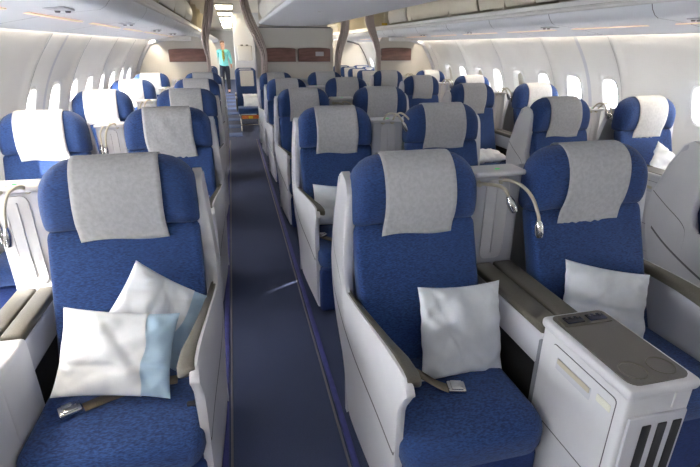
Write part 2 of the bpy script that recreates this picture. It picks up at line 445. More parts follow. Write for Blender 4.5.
# air nozzles and call buttons
for side in (1, -1):
    for i in range(5):
        y = 2.55+1.52*i
        mb = MB(); rbox(mb, (CX+side*1.78, y, 1.755), (.09, .16, .012), .005, 1)
        o = mb.build('service_unit', M['shell2'])
        tag(o, 'small service unit with air nozzles in the %s ceiling panel, %s from the camera' % ('right' if side > 0 else 'left', ORDN[i]), 'service unit', 'service units in the %s ceiling panel' % ('right' if side > 0 else 'left'))
        for dx in (-.022, .022):
            m2 = MB(); tube(m2, [(CX+side*1.78+dx, y+.05, 1.75), (CX+side*1.78+dx, y+.05, 1.741)], [.014, .010], 10); m2.build('nozzle', M['seam'], o)
    if side > 0:
        for i in range(4):
            for dx in (-.2, .2):
                y = 3.3+1.52*i
                mb = MB(); tube(mb, [(CX+dx, y, 1.912), (CX+dx, y, 1.897)], [.016, .010], 10)
                o = mb.build('air_nozzle', M['white']); tag(o, 'small round air nozzle under the central bins, %s one of the %s pair' % ('left' if dx < 0 else 'right', ORDN[i]), 'air nozzle', 'air nozzles under the central bins')
# ---------------------------------------------------------------- ceiling lamps in the aisles
def ceil_lamp(x, y, lx, ly, lab, m='lamp', grp=None):
    mb = MB(); rbox(mb, (x, y, 2.305), (lx+.04, ly+.04, .03), .01, 1); f = mb.build('ceiling_light', M['white'])
    tag(f, lab, 'ceiling light', grp)
    m2 = MB(); rbox(m2, (x, y, 2.288), (lx, ly, .012), .004, 1); m2.build('diffuser', M[m], f)
for ax, nm in ((-.02, 'left'), (2.12, 'right')):
    for i in range(7):
        ceil_lamp(ax, -2.2+1.6*i, .22, 1.2, 'long pale ceiling light above the %s aisle, %s from the bulkhead' % (nm, ORDN[6-i]), grp='long lights above the %s aisle' % nm)
for ax in (-.05, 2.15):
    for i in range(6): ceil_lamp(ax, 10.2+2.1*i, .3, .9, 'warm ceiling lamp over the %s aisle, %s beyond the bulkhead' % ('left' if ax < 1 else 'right', ORDN[i]), 'lampfar', grp='lamps beyond the bulkhead, %s aisle' % ('left' if ax < 1 else 'right'))

# ---------------------------------------------------------------- bulkheads
def bulkhead(name, poly, y, m='bulk', t=.05):
    mb = MB(); prism(mb, poly, lambda a, b, d: (a, y+d, b), 0, t); return struct(name, mb, M[m], smooth=False)
def sidepoly(side, win, top=1.74):
    pts = [(CX+side*win, 0)]
    pts += [(CX+side*(wallw(z)-.01), z) for z in (.0, .2, .4, .6, .8, 1.0, 1.1, 1.2, 1.3, 1.4, 1.5, 1.6, 1.66)]
    pts += [(CX+side*2.1, 1.71), (CX+side*1.75, top), (CX+side*(win+.12), top), (CX+side*(win+.02), 1.60), (CX+side*win, 1.3)]
    return pts
for side, nm in ((-1, 'left'), (1, 'right')):
    bulkhead('wall_bulkhead_'+nm, sidepoly(side, 1.42), YB)
    bulkhead('wall_partition_'+nm, sidepoly(side, 1.38), FARB)
    # arched grey gasket where the partition meets the sidewall
    mb = MB(); pts = [(CX+side*(wallw(z)-.03), YB-.02, z) for z in (.5, .7, .9, 1.05, 1.2, 1.3, 1.4, 1.5, 1.58, 1.64)]+[(CX+side*2.1, YB-.02, 1.69), (CX+side*1.95, YB-.02, 1.715)]
    tube(mb, pts, .03, 8); struct('trim_9', mb, M['shell2'])
    mb = MB(); pts = [(p[0], FARB-.02, p[2]) for p in pts]; tube(mb, pts, .025, 8); struct('trim_9', mb, M['seam'])
bulkhead('wall_bulkhead_middle', [(CX-.63, 0), (CX+.66, 0), (CX+.66, 1.86), (CX+.62, 1.89), (CX-.58, 1.89), (CX-.63, 1.86)], YB)
mb = MB(); box(mb, CX-.56, CX+.56, YB, YB+.05, 1.89, 2.32); struct('wall_bulkhead_top', mb, M['bulk'], smooth=False)
mb = MB(); rbox(mb, (CX+.02, YB-.01, 1.885), (1.2, .03, .018), .006, 1); struct('trim_10', mb, M['seam'])
mb = MB(); rbox(mb, (CX-.65, YB+.0, .94), (.035, .07, 1.86), .012, 2); struct('trim_11', mb, M['shell'])
# pale signs on the ceiling line
for side, nm in ((-1, 'left'), (1, 'right')):
    mb = MB(); rbox(mb, (CX+side*1.88, YB-.10, 1.71), (.50, .10, .07), .015, 2)
    tag(mb.build('sign_box', M['white']), 'blank white sign box at the top of the %s bulkhead' % nm, 'sign box')
def picture(x0, x1, z0, z1, lab, flip=0):
    r = empty('framed_picture', ((x0+x1)/2, YB-.012, z0)); tag(r, lab, 'picture')
    w_, h_ = x1-x0, z1-z0
    top = [(w_/2*math.cos(t), h_-.02+.02*math.sin(t)) for t in [math.pi*i/8 for i in range(9)]]
    poly = [(-w_/2, 0), (w_/2, 0)]+top
    mb = MB(); prism(mb, poly, lambda a, b, d: (a, d, b), -.012, .008); mb.build('frame', M['seam'], r, smooth=False)
    mb = MB(); prism(mb, [(a*.975, .007+b*.94) for a, b in poly], lambda a, b, d: (a, d, b), -.016, -.01); mb.build('print', M['wood'], r, smooth=False)
    return r
picture(-.96, -.33, 1.36, 1.565, 'reddish brown landscape picture on the left bulkhead, left of the aisle')
picture(.515, 1.065, 1.35, 1.575, 'left one of two dark brown pictures on the middle bulkhead')
p = picture(1.105, 1.655, 1.35, 1.575, 'right one of two dark brown pictures on the middle bulkhead, with pale square')
picture(2.56, 3.12, 1.36, 1.575, 'dark brown picture on the right bulkhead, above the far right seats')
mb = MB(); box(mb, .02, .16, -.019, -.016, .09, .16); mb.build('pale_square', M['shell2'], p, smooth=False)
mb = MB(); rbox(mb, (CX+.86, YB-.02, 1.79), (.16, .03, .05), .01, 1)
# curtains gathered at the bulkhead edges
def curtain(pts, lab):
    mb = MB(); P = spline(pts, 5); vs = []; n = 13; fs = []
    for i, (x, y, z, wd) in enumerate(P):
        for k in range(n):
            u = k/(n-1)-.5
            vs.append((x+u*wd, y+.010*math.sin(u*math.pi*7)-.0, z))
    for i in range(len(P)-1):
        for k in range(n-1): fs.append((i*n+k, i*n+k+1, (i+1)*n+k+1, (i+1)*n+k))
    mb.add(vs, fs); o = mb.build('curtain', M['curtain'], angle=80)
    md = o.modifiers.new('t', 'SOLIDIFY'); md.thickness = .012
    tag(o, lab, 'curtain')
yc = YB-.10
curtain([(.27, yc, 2.30, .12), (.30, yc, 2.12, .13), (.36, yc, 1.93, .15), (.46, yc, 1.72, .14), (.53, yc, 1.5, .10), (.535, yc, 1.25, .09), (.535, yc, .9, .10), (.53, yc, .01, .11)], 'taupe curtain gathered at the left edge of the middle bulkhead')
curtain([(1.86, yc, 2.31, .13), (1.90, yc, 1.95, .13), (1.88, yc, 1.78, .14), (1.82, yc, 1.6, .13), (1.78, yc, 1.42, .11), (1.77, yc, 1.2, .09), (1.77, yc, .9, .10), (1.77, yc, .01, .11)], 'taupe curtain gathered at the right edge of the middle bulkhead')
curtain([(2.30, yc, 2.31, .14), (2.33, yc, 1.99, .14), (2.38, yc, 1.82, .13), (2.45, yc, 1.65, .10), (2.50, yc, 1.45, .07), (2.51, yc, 1.3, .05), (2.51, yc, .01, .05)], 'taupe curtain strip hanging at the inner edge of the right bulkhead')
curtain([(-.24, yc, 2.28, .12), (-.28, yc, 2.08, .13), (-.33, yc, 1.88, .13), (-.37, yc, 1.68, .10), (-.36, yc, 1.5, .07), (-.35, yc, 1.3, .05), (-.35, yc, .01, .05)], 'taupe curtain strip hanging at the inner edge of the left bulkhead')
# yellow placard
mb = MB(); rbox(mb, (2.60, YB-.06, 1.945), (.10, .01, .035), .003, 1); tag(mb.build('placard', M['yellow']), 'small yellow placard beside the right curtain', 'placard')

# monument in the middle beyond the first rows of the further cabin
mb = MB(); box(mb, .10, 2.0, 12.2, 13.4, 0, 2.32); struct('wall_monument', mb, M['psu'], smooth=False)
w_ = empty('wall_box', (.33, 12.17, 1.27)); tag(w_, 'white wall box on the grey wall beyond the left aisle', 'box')
mb = MB(); rbox(mb, (0, 0, .17), (.34, .08, .34), .03, 2); mb.build('body', M['white'], w_)
mb = MB(); rbox(mb, (-.06, -.03, .345), (.06, .03, .03), .008, 1); mb.build('knob', M['seam'], w_)
mb = MB(); rbox(mb, (.06, -.03, .345), (.06, .03, .03), .008, 1); mb.build('knob', M['seam'], w_)

# ---------------------------------------------------------------- business seat
HPROF = spline([(-.100, .966), (-.120, 1.005), (-.126, 1.06), (-.120, 1.12), (-.100, 1.17), (-.065, 1.204), (-.02, 1.217), (.022, 1.205), (.045, 1.16), (.048, 1.07), (.042, .98), (.0, .958), (-.05, .955)], 3, True)
def backy(z):      # front surface of backrest
    return interp([(.40, -.30), (.48, -.282), (.56, -.250), (.7, -.192), (.85, -.128), (.95, -.098)], z)
def headrest_mesh(W=.279, tilt=0):
    mb = MB(); xs = [-1, -.985, -.95, -.89, -.80, -.70, -.58, -.4, -.2, 0, .2, .4, .58, .70, .80, .89, .95, .985, 1]
    st = []
    for u in xs:
        x = u*W; a = max(0, (abs(u)-.50)/.50)
        hs = 1-.46*(1-math.sqrt(max(0, 1-a**2.0)))
        a2 = max(0, (abs(u)-.78)/.22); ds = 1-.75*(1-math.sqrt(max(0, 1-a2*a2)))
        wing = -.008*max(0, min(1, (abs(u)-.45)/.4))
        lo = .012*(1-math.sqrt(max(0, 1-a2*a2)))
        def f(y, z, x=x, hs=hs, ds=ds, wing=wing, lo=lo):
            zz = .938+(z-.938)*hs
            zz = 1.05+(zz-1.05)*(1-.0)+ (lo if z < 1.0 else 0)
            return (x, -.035+(y+.035)*ds+wing*(1 if y < -.03 else .3), zz)
        st.append(f)
    sweep(mb, HPROF, st, True, True); return mb
def cover_mesh(seed=0, W=.16, drop=.90, skew=0.0, wr=.0012):
    rnd = random.Random(seed)
    pr = spline([(.060, 1.02), (.058, 1.10), (.053, 1.165), (.027, 1.211), (-.02, 1.2225), (-.068, 1.2105), (-.105, 1.175), (-.1255, 1.12), (-.132, 1.06), (-.127, 1.0), (-.116, .957), (-.113, drop)], 3)
    ph = [rnd.uniform(0, 6) for _ in range(6)]
    mb = MB(); N = 17; vs = []; fs = []; n = len(pr)
    for i in range(N):
        u = i/(N-1)*2-1
        for j, (y, z) in enumerate(pr):
            t = j/(n-1)
            x = u*(W+.006*t)+skew*(t-.4)+.003*math.sin(4*t*3+ph[0])
            a = max(0, (abs(x)/.275-.50)/.50); zz = .938+(z-.938)*(1-.46*(1-math.sqrt(max(0, 1-a**2.0))))
            if z < .938: zz = z
            d = wr*(math.sin(9*u+5*t+ph[1])+math.sin(17*u-11*t+ph[2])*.6+math.sin(23*t+4*u+ph[3])*.5)
            wing = -.008*max(0, min(1, (abs(x)/.275-.45)/.4))*(1 if y < -.03 else .3)
            vs.append((x, y+wing-abs(d)*1.0-.002*(y < 0), zz+abs(d)*.5+(.006*math.sin(3*u+ph[4]) if j == n-1 else 0)))
    for i in range(N-1):
        for j in range(n-1): fs.append((i*n+j, i*n+j+1, (i+1)*n+j+1, (i+1)*n+j))
    mb.add(vs, fs); return mb
def top_of(y):
    return interp([(-.735, .692), (-.72, .712), (-.70, .722), (-.60, .72), (-.35, .712), (-.14, .70), (-.105, .73), (-.085, .80), (-.082, .95), (-.078, 1.05), (-.068, 1.095), (-.045, 1.125), (.03, 1.145), (.08, 1.12), (.14, 1.0), (.185, .86), (.20, .74)], y)
def bot_of(y):
    return interp([(-.735, .685), (-.72, .665), (-.70, .63), (-.68, .60), (-.665, .56), (-.655, .45), (-.65, .05), (-.60, .035), (-.08, .035), (-.05, .20), (-.02, .30), (.08, .40), (.15, .52), (.20, .70)], y)
def shell_x(y, z):   # outer half width on the aisle side
    t = max(0, min(1, (y+.70)/.62)); t = t*t*(3-2*t)
    hw = .279+.045*t
    if z < .62: hw -= .03*(1-z/.62)*(.4+.6*t)
    if z > .72: hw -= .022*(z-.72)/.4
    if y > .0: hw -= .25*y*y/.04*.06
    return hw
SYS = [-.735, -.728, -.72, -.71, -.70, -.69, -.68, -.672, -.665, -.66, -.655, -.652, -.65, -.62, -.55, -.45, -.35, -.25, -.18, -.14, -.12, -.105, -.095, -.085, -.08, -.075, -.07, -.065, -.058, -.05, -.035, -.02, 0, .03, .06, .08, .11, .14, .165, .185, .20]
def side_panel(s, th=.028, off=0.0):
    """s=-1 aisle side at negative x"""
    mb = MB(); V = 12; rows_o = []; rows_i = []
    for y in SYS:
        t, b = top_of(y), bot_of(y)
        ro = []; ri = []
        for k in range(V+1):
            z = b+(t-b)*k/V; x = shell_x(y, z)+off
            # soften the rim
            e = .006 if k in (0, V) else 0
            ro.append((s*(x-e), y, z)); ri.append((s*(x-th-(.018 if y > -.1 else 0)+e), y, z))
        rows_o.append(ro); rows_i.append(ri)
    N = len(SYS); n = V+1
    vs = [p for r in rows_o for p in r]+[p for r in rows_i for p in r]; O = N*n
    fs = []
    for i in range(N-1):
        for k in range(V):
            fs.append((i*n+k, i*n+k+1, (i+1)*n+k+1, (i+1)*n+k)); fs.append((O+i*n+k, O+(i+1)*n+k, O+(i+1)*n+k+1, O+i*n+k+1))
        fs.append((i*n+V, O+i*n+V, O+(i+1)*n+V, (i+1)*n+V)); fs.append((i*n, (i+1)*n, O+(i+1)*n, O+i*n))
    for k in range(V):
        fs.append((k, O+k, O+k+1, k+1)); q = (N-1)*n; fs.append((q+k, q+k+1, O+q+k+1, O+q+k))
    mb.add(vs, fs); return mb
def groove(s, pts, wd=.013, lift=.0012):
    mb = MB(); P = spline(pts, 5); vs = []
    for y, z in P:
        for dz in (-wd/2, wd/2): vs.append((s*(shell_x(y, z+dz)+lift), y, z+dz))
    mb.add(vs, [(2*i, 2*i+1, 2*i+3, 2*i+2) for i in range(len(P)-1)])
    return mb
def make_seat(s):
    """s=-1: aisle arm on the left of the seat seen from the front"""
    r = empty('business_seat')
    headrest_mesh().build('headrest', M['blue'], r)
    # backrest
    mb = MB(); ol = rrect(.545, .58, [.03, .03, .05, .05], 4, 0, .675)
    pad(mb, ol, .10, .028, .006, lambda a, b, d: (a, backy(b)+.10-d-.012*min(1, abs(a)/.27)**3, b)); mb.build('backrest', M['blue'], r)
    # seat cushion: wider toward the console
    q = -s
    def cf(a, b, d):       # a across, b along y
        dz = .02*max(0, min(1, (-.45-b)/.25))
        return (q*a+ .0, b, .335+d+dz*.5-.012*max(0, (-.62-b)/.1))
    mb = MB(); ol = [(.0145+a, b) for a, b in rrect(.55, .50, [.03, .03, .07, .085], 6, 0, -.475)]
    pad(mb, ol, .125, .042, .012, cf); mb.build('seat_cushion', M['blue'], r)
    # leg rest hanging under the front edge
    mb = MB(); ol = [(.0145+a, b) for a, b in rrect(.535, .30, .03, 4, 0, .175)]
    pad(mb, ol, .06, .02, .004, lambda a, b, d: (q*a, -.62-d-.02*(.33-b), b)); mb.build('leg_rest', M['bluedark'], r)
    mb = MB(); rbox(mb, (q*.03, -.35, .17), (.50, .48, .30), .01, 1); mb.build('seat_base', M['plinth'], r)
    # side shell, its grooves and the armrest
    sp = side_panel(s).build('side_shell', M['shell'], r, angle=50)
    groove(s, [(-.650, .40), (-.62, .375), (-.45, .415), (-.25, .47), (-.02, .56), (.13, .64)]).build('groove', M['seam'], sp)
    groove(s, [(.185, .84), (.08, .79), (-.05, .725), (-.085, .66), (-.09, .50)], .005).build('groove', M['seam'], sp)
    mb = MB(); N = 12; prof = rrect(1, 1, .3, 3)
    ys = [-.712, -.708, -.695, -.66, -.58, -.48, -.38, -.28, -.18, -.10, -.085]
    wds = [.022, .042, .054, .060, .060, .046, .040, .036, .032, .028, .02]; tts = [.008, .022, .036, .046, .05, .045, .04, .04, .04, .04, .02]
    st = []
    for y, wd, tt in zip(ys, wds, tts):
        xo = shell_x(y, .7)-.011
        def f(a, b, y=y, wd=wd, tt=tt, xo=xo):
            x = xo-wd/2+a*wd; z = top_of(max(y, -.70))+.006-tt/2+b*tt if y < -.14 else .704-tt/2+b*tt
            return (s*x, y, z-.014*(.5-a))
        st.append(f)
    sweep(mb, prof, st, True, True); mb.build('armrest_pad', M['pad'], r, angle=60)
    # inner skirt below the pad
    mb = MB(); sweep(mb, [(0, .69), (.006, .60), (.0, .45), (0, .36)], [(lambda a, b, y=y: (s*(shell_x(y, b)-.03-a), y, b)) for y in (-.645, -.5, -.35, -.2, -.1)])
    mb.build('inner_panel', M['shell2'], r)
    # back shell curved behind the seat
    mb = MB(); prof = [(.20, .72), (.185, .86), (.14, 1.0), (.08, 1.115), (.06, 1.125), (.055, 1.11), (.10, .98), (.14, .84), (.155, .70), (.12, .5), (.06, .38), (-.05, .30), (-.06, .04), (-.03, .04), (-.02, .28), (.08, .38), (.15, .51)]
    sweep(mb, prof, [(lambda a, b, x=x, dd=dd: (s*x, a-dd, b)) for x, dd in ((.30, .01), (.28, .0), (.1, -.005), (-.1, -.005), (-.26, 0))], True, True)
    mb.build('back_shell', M['shell2'], r, angle=50)
    # dark gap between headrest and back
    mb = MB(); rbox(mb, (0, -.045, .960), (.50, .085, .022), .01, 1); mb.build('gap_strip', M['nearblack'], r)
    # foot release on the plinth
    mb = MB(); rbox(mb, (q*.04, -.61, .05), (.42, .05, .035), .012, 1); mb.build('foot_bar', M['plinth'], r)
    mb = MB(); tube(mb, [(s*.262, -.50, .115), (s*.262, -.47, .13), (s*.262, -.44, .115)], .008, 6); mb.build('release_lever', M['chrome'], r)
    return r
def add_belt(r, s, pts, hx, hy, hz, ang, nm='seatbelt'):
    """lap strap lying on the cushion with its buckle"""
    mb = MB(); P = spline(pts, 5); vs = []
    for i, (x, y, z) in enumerate(P):
        a = P[max(0, i-1)]; b = P[min(len(P)-1, i+1)]; d = Vector((b[0]-a[0], b[1]-a[1], 0)).normalized(); nn = Vector((-d.y, d.x, 0))*.023
        vs += [(x+nn.x, y+nn.y, z), (x-nn.x, y-nn.y, z)]
    mb.add(vs, [(2*i, 2*i+1, 2*i+3, 2*i+2) for i in range(len(P)-1)])
    st = mb.build(nm, M['belt'], r); md = st.modifiers.new('t', 'SOLIDIFY'); md.thickness = .0025
    R = Matrix.Rotation(ang, 3, 'Z')
    mb = MB(); rbox(mb, (hx, hy, hz), (.068, .052, .018), .006, 2, rot=R)
    rbox(mb, (hx, hy, hz+.010), (.044, .046, .006), .003, 1, rot=R); mb.build('buckle', M['chrome'], st)

# reading lamp: goose neck with chrome head
def goose(parent, pts, r=.007):
    P = spline(pts, 6)
    mb = MB(); tube(mb, P, r, 10); tube(mb, [P[0], tuple(Vector(P[0])+(Vector(P[0])-Vector(P[1])).normalized()*.01)], .016, 10)
    g = mb.build('reading_lamp', M['tube'], parent)
    e = Vector(P[-1]); d = (e-Vector(P[-2])).normalized()
    mb = MB(); tube(mb, [e-d*.006, e+d*.002, e+d*.02, e+d*.05, e+d*.066], [.009, .012, .018, .0185, .015], 12); h = mb.build('lamp_head', M['chrome'], g)
    mb = MB(); tube(mb, [e+d*.0655, e+d*.068], .012, 10); mb.build('lens', M['tray'], h)
def make_console(lamps=0, box_detail=True):
    """stands between two seats, centre at x=0; faces -y"""
    r = empty('seat_console')
    # upright divider with oval recess
    mb = MB(); rbox(mb, (0, .045, .585), (.232, .09, 1.04), .02, 3); mb.build('divider', M['shell2'], r)
    mb = MB(); prism(mb, rrect(.105, .36, .03, 4, 0, .90), lambda a, b, d: (a, d, b), -.004, .004); pn = mb.build('recess_panel', M['shell'], r, smooth=False)
    mb = MB(); ol = rrect(.105, .36, .03, 5, 0, .90); tube(mb, [(a, -.004, b) for a, b in ol]+[(ol[0][0], -.004, ol[0][1])], .003, 5, False); mb.build('rim', M['shell'], pn)
    mb = MB(); rbox(mb, (0, -.006, .90), (.008, .008, .31), .003, 1); mb.build('rib', M['shell'], pn)
    mb = MB(); rbox(mb, (0, .04, 1.108), (.236, .13, .022), .010, 2); mb.build('top_ledge', M['shell'], r)
    mb = MB(); rbox(mb, (.0, .02, 1.120), (.02, .008, .004), .001, 1); mb.build('indicator', M['green'], r)
    # arm part with two pads
    mb = MB(); rbox(mb, (0, -.28, .617), (.20, .56, .13), .02, 2); ab = mb.build('arm_body', M['shell2'], r)
    mb = MB(); rbox(mb, (0, -.28, .31), (.13, .56, .50), .01, 1); mb.build('recess_shade', M['nearblack'], r)  # near-black block stands in for the shade in the opening under the arm
    pl = .36 if lamps == 2 else .52
    for sx in (-1, 1):
        mb = MB(); rbox(mb, (sx*.049, -.02-pl/2, .694), (.090, pl, .034), .012, 2); mb.build('arm_pad', M['pad'], r)
    # literature box ahead of it
    mb = MB(); rbox(mb, (0, -.745, .385), (.226, .37, .73), .022, 3); bd = mb.build('box_body', M['shell'], r)
    if lamps == 2:
        mb = MB(); rbox(mb, (0, -.50, .36), (.232, .22, .70), .02, 3); mb.build('side_cabinet', M['shell'], bd)
    mb = MB(); rbox(mb, (0, -.745, .748), (.234, .385, .036), .014, 2); mb.build('box_rim', M['shell'], r)
    mb = MB(); prism(mb, rrect(.196, .35, [.02, .02, .03, .03], 4, 0, -.745), lambda a, b, d: (a, b, d), .760, .7695); tr = mb.build('tray_top', M['tray'], r, smooth=False)
    for sx in (-1, 1):
        mb = MB(); c = [(sx*.046+.036*math.cos(t), -.865+.036*math.sin(t), .770) for t in [2*math.pi*i/24 for i in range(25)]]
        tube(mb, c, .0026, 5, False); mb.build('cup_ring', M['pad'], tr)
    mb = MB(); ol = rrect(.18, .060, [.02, .02, .012, .012], 4, 0, -.610)
    prism(mb, ol, lambda a, b, d: (a, b, d), .767, .774); cp = mb.build('control_panel', M['pad'], tr, smooth=False)
    for sx in (-1, 1):
        mb = MB(); rbox(mb, (sx*.042, -.612, .775), (.062, .034, .006), .002, 1); k = mb.build('display', M['btn'], cp)
        mb = MB()
        for i in range(3): rbox(mb, (sx*.042-.02+.02*i, -.604, .779), (.008, .008, .003), .001, 1)
        mb.build('button', M['pad'], k)
    for sx in (-1, 1):
        # door with a recessed pull on each long side, plus slim seams
        mb = MB(); prism(mb, rrect(.27, .50, .012, 3, -.765, .46), lambda a, b, d, sx=sx: (sx*d, a, b), .112, .1155); dr = mb.build('side_door', M['shell'], r, smooth=False)
        mb = MB(); ol = rrect(.27, .50, .012, 3, -.765, .46); tube(mb, [(sx*.1135, a, b) for a, b in ol]+[(sx*.1135, ol[0][0], ol[0][1])], .002, 4, False); mb.build('door_gap', M['seam'], dr)
        mb = MB(); prism(mb, rrect(.155, .042, .004, 2, -.735, .655), lambda a, b, d, sx=sx: (sx*d, a, b), .1152, .1165); mb.build('pull_recess', M['shell2'], dr, smooth=False)
        mb = MB(); prism(mb, rrect(.145, .018, .003, 2, -.735, .665), lambda a, b, d, sx=sx: (sx*d, a, b), .116, .1185); mb.build('pull', M['tube'], dr, smooth=False)
        mb = MB(); prism(mb, rrect(.054, .024, .003, 2, -.862, .668), lambda a, b, d, sx=sx: (sx*d, a, b), .1152, .1165); mb.build('plate', M['tag'], dr, smooth=False)
        mb = MB(); box(mb, sx*.1153, sx*.1162, -.90, -.63, .40, .4035); mb.build('door_split', M['seam'], dr, smooth=False)
    # front face with slots
    mb = MB(); rbox(mb, (0, -.932, .36), (.19, .012, .62), .005, 1); ff = mb.build('front_panel', M['shell2'], r)
    for x in (-.034, .018, .068):
        mb = MB(); rbox(mb, (x, -.937, .36), (.030, .008, .56), .003, 1); mb.build('slot', M['nearblack'], ff)
    mb = MB(); rbox(mb, (.03, -.9395, .715), (.004, .004, .05), .001, 1); mb.build('front_seam', M['white'], ff)
    # stowed items shelf and dark recess between arm and box
    mb = MB(); rbox(mb, (0, -.555, .42), (.20, .05, .50), .01, 1); mb.build('recess', M['plinth'], r)
    if lamps == 0:
        goose(r, [(-.085, -.002, 1.068), (-.075, -.03, 1.072), (-.03, -.05, 1.068), (.0, -.06, 1.050), (.015, -.068, 1.02)])
        goose(r, [(.015, -.002, 1.075), (.03, -.035, 1.082), (.07, -.07, 1.065), (.105, -.10, 1.02), (.125, -.125, .955), (.130, -.13, .925)])
    elif lamps == 1:   # both curling to the right
        goose(r, [(-.04, -.004, 1.10), (-.03, -.04, 1.15), (.0, -.06, 1.165), (.05, -.07, 1.15), (.085, -.075, 1.10)])
        goose(r, [(.03, -.004, 1.10), (.035, -.04, 1.14), (.07, -.06, 1.165), (.12, -.08, 1.13), (.145, -.085, 1.08)])
    else:              # one hanging, one arched
        goose(r, [(.06, -.004, 1.105), (.05, -.04, 1.125), (.01, -.06, 1.11), (-.02, -.07, 1.05), (-.03, -.075, .98)])
        goose(r, [(-.03, -.004, 1.105), (-.045, -.035, 1.10), (-.065, -.05, 1.06), (-.068, -.055, .99)])
    return r

seatL = make_seat(-1); seatR = make_seat(1)
con0, con1, con2 = make_console(0), make_console(1), make_console(2)
covers = []
for i, (sk, wr, w_, dp) in enumerate(((0, .0010, .150, .918), (.006, .0016, .150, .918), (-.012, .0016, .142, .90), (.030, .0035, .148, .90))):
    covers.append(cover_mesh(i, w_, dp, sk, wr))
def add_cover(r, k, m):
    me_name = 'cover_mesh_%d_%s' % (k, m)
    if me_name in bpy.data.meshes:
        o = bpy.data.objects.new('headrest_cover', bpy.data.meshes[me_name]); COL.objects.link(o); o.parent = r
    else:
        o = covers[k].build('headrest_cover', M[m], r, angle=80); o.data.name = me_name
    md = o.modifiers.new('t', 'SOLIDIFY'); md.thickness = .0015; md.offset = 1
PITCH = 1.52
COLS = {'A': (CX-2.255, 1.91, 1, 'window seat of the left pair'), 'B': (CX-1.50, 1.91, -1, 'aisle seat of the left pair'),
        'C': (CX-.398, 1.71, 1, 'left seat of the middle pair'), 'D': (CX+.385, 1.71, -1, 'right seat of the middle pair'),
        'E': (CX+1.50, 1.90, 1, 'aisle seat of the right pair'), 'F': (CX+2.215, 1.78, -1, 'window seat of the right pair')}
# s: side of the aisle/outer arm: A(outer=window side -1)...
OUT = {'A': -1, 'B': 1, 'C': -1, 'D': 1, 'E': -1, 'F': 1}
ORD = ['front', 'second', 'third', 'fourth', 'fifth']
firstL = firstR = True
for c, (x, y0, _, desc) in COLS.items():
    s = OUT[c]
    for n_ in range(5):
        if n_ == 0 and c in 'AF': continue
        src = seatL if s < 0 else seatR
        if (s < 0 and firstL): r = src; firstL = False
        elif (s > 0 and firstR): r = src; firstR = False
        else: r = copy_tree(src)
        for ch in list(r.children):
            if ch.name.split('.')[0] in ('headrest_cover', 'seatbelt') and r is not src: bpy.data.objects.remove(ch)
        r.location = (x, y0+PITCH*n_, 0)
        if c in 'AF': r.scale = (.92, 1, 1)
        where = {0: 'nearest row', 1: 'second row from the camera', 2: 'third row from the camera', 3: 'fourth row from the camera', 4: 'row before the bulkhead'}[n_]
        extra = ''
        tag(r, 'blue reclined seat, %s, %s' % (desc, where), 'airline seat', 'blue business seats in five rows')
        r['_key'] = c+str(n_)
seats = {o['_key']: o for o in bpy.data.objects if '_key' in o.keys()}
for k, o in seats.items():
    del o['_key']
    ci = {'B1': 3, 'C0': 0, 'B0': 1, 'D0': 2, 'A1': 1, 'E1': 0, 'D1': 0, 'C1': 0}.get(k, (ord(k[0])+int(k[1])) % 3)
    add_cover(o, ci, 'coverlit' if k[0] in 'AF' or k in ('B0',) and False else 'cover')  # window columns get the paler copy with daylight in its colour
# belts
s_ = seats['C0']; add_belt(s_, -1, [(-.232, -.40, .545), (-.18, -.45, .56), (-.12, -.48, .545), (-.05, -.495, .50), (.0, -.505, .479)], .02, -.51, .486, -.25)
s_ = seats['B0']; add_belt(s_, 1, [(.16, -.42, .475), (.06, -.43, .477), (-.04, -.46, .477), (-.13, -.505, .480)], -.165, -.52, .490, .45)
s_ = seats['C1']; add_belt(s_, -1, [(-.21, -.50, .475), (-.17, -.56, .478), (-.12, -.62, .478), (-.08, -.68, .462)], -.205, -.50, .483, -.9)
mb = MB(); rbox(mb, (.235, -.60, .505), (.05, .018, .012), .004, 1); tube(mb, [(.225, -.60, .50), (.245, -.56, .50), (.25, -.52, .51)], .005, 6); mb.build('belt_end', M['nearblack'], seats['B0'])

pairs = [('AB', (COLS['A'][0]+COLS['B'][0])/2, 1.91, 'left'), ('CD', CX, 1.71, 'middle'), ('EF', (COLS['E'][0]+COLS['F'][0])/2, 1.90, 'right')]
used = set()
for key, x, y0, nm in pairs:
    for n_ in range(5):
        if key == 'EF' and n_ == 0: pass
        kk = 2 if (key == 'AB') else (1 if key == 'EF' or (key == 'CD' and n_ in (1,)) else 0)
        src = (con0, con1, con2)[kk]
        if kk not in used: r = src; used.add(kk)
        else: r = copy_tree(src)
        r.location = (x, y0+PITCH*n_, 0)
        if key != 'CD': r.scale = (.72 if key == 'EF' else .78, 1, 1)
        where = ['nearest row', 'second row', 'third row', 'fourth row', 'row before the bulkhead'][n_]
        tag(r, 'grey console with bent reading lamps inside the %s seat pair, %s' % (nm, where), 'seat console', 'consoles between the paired seats')

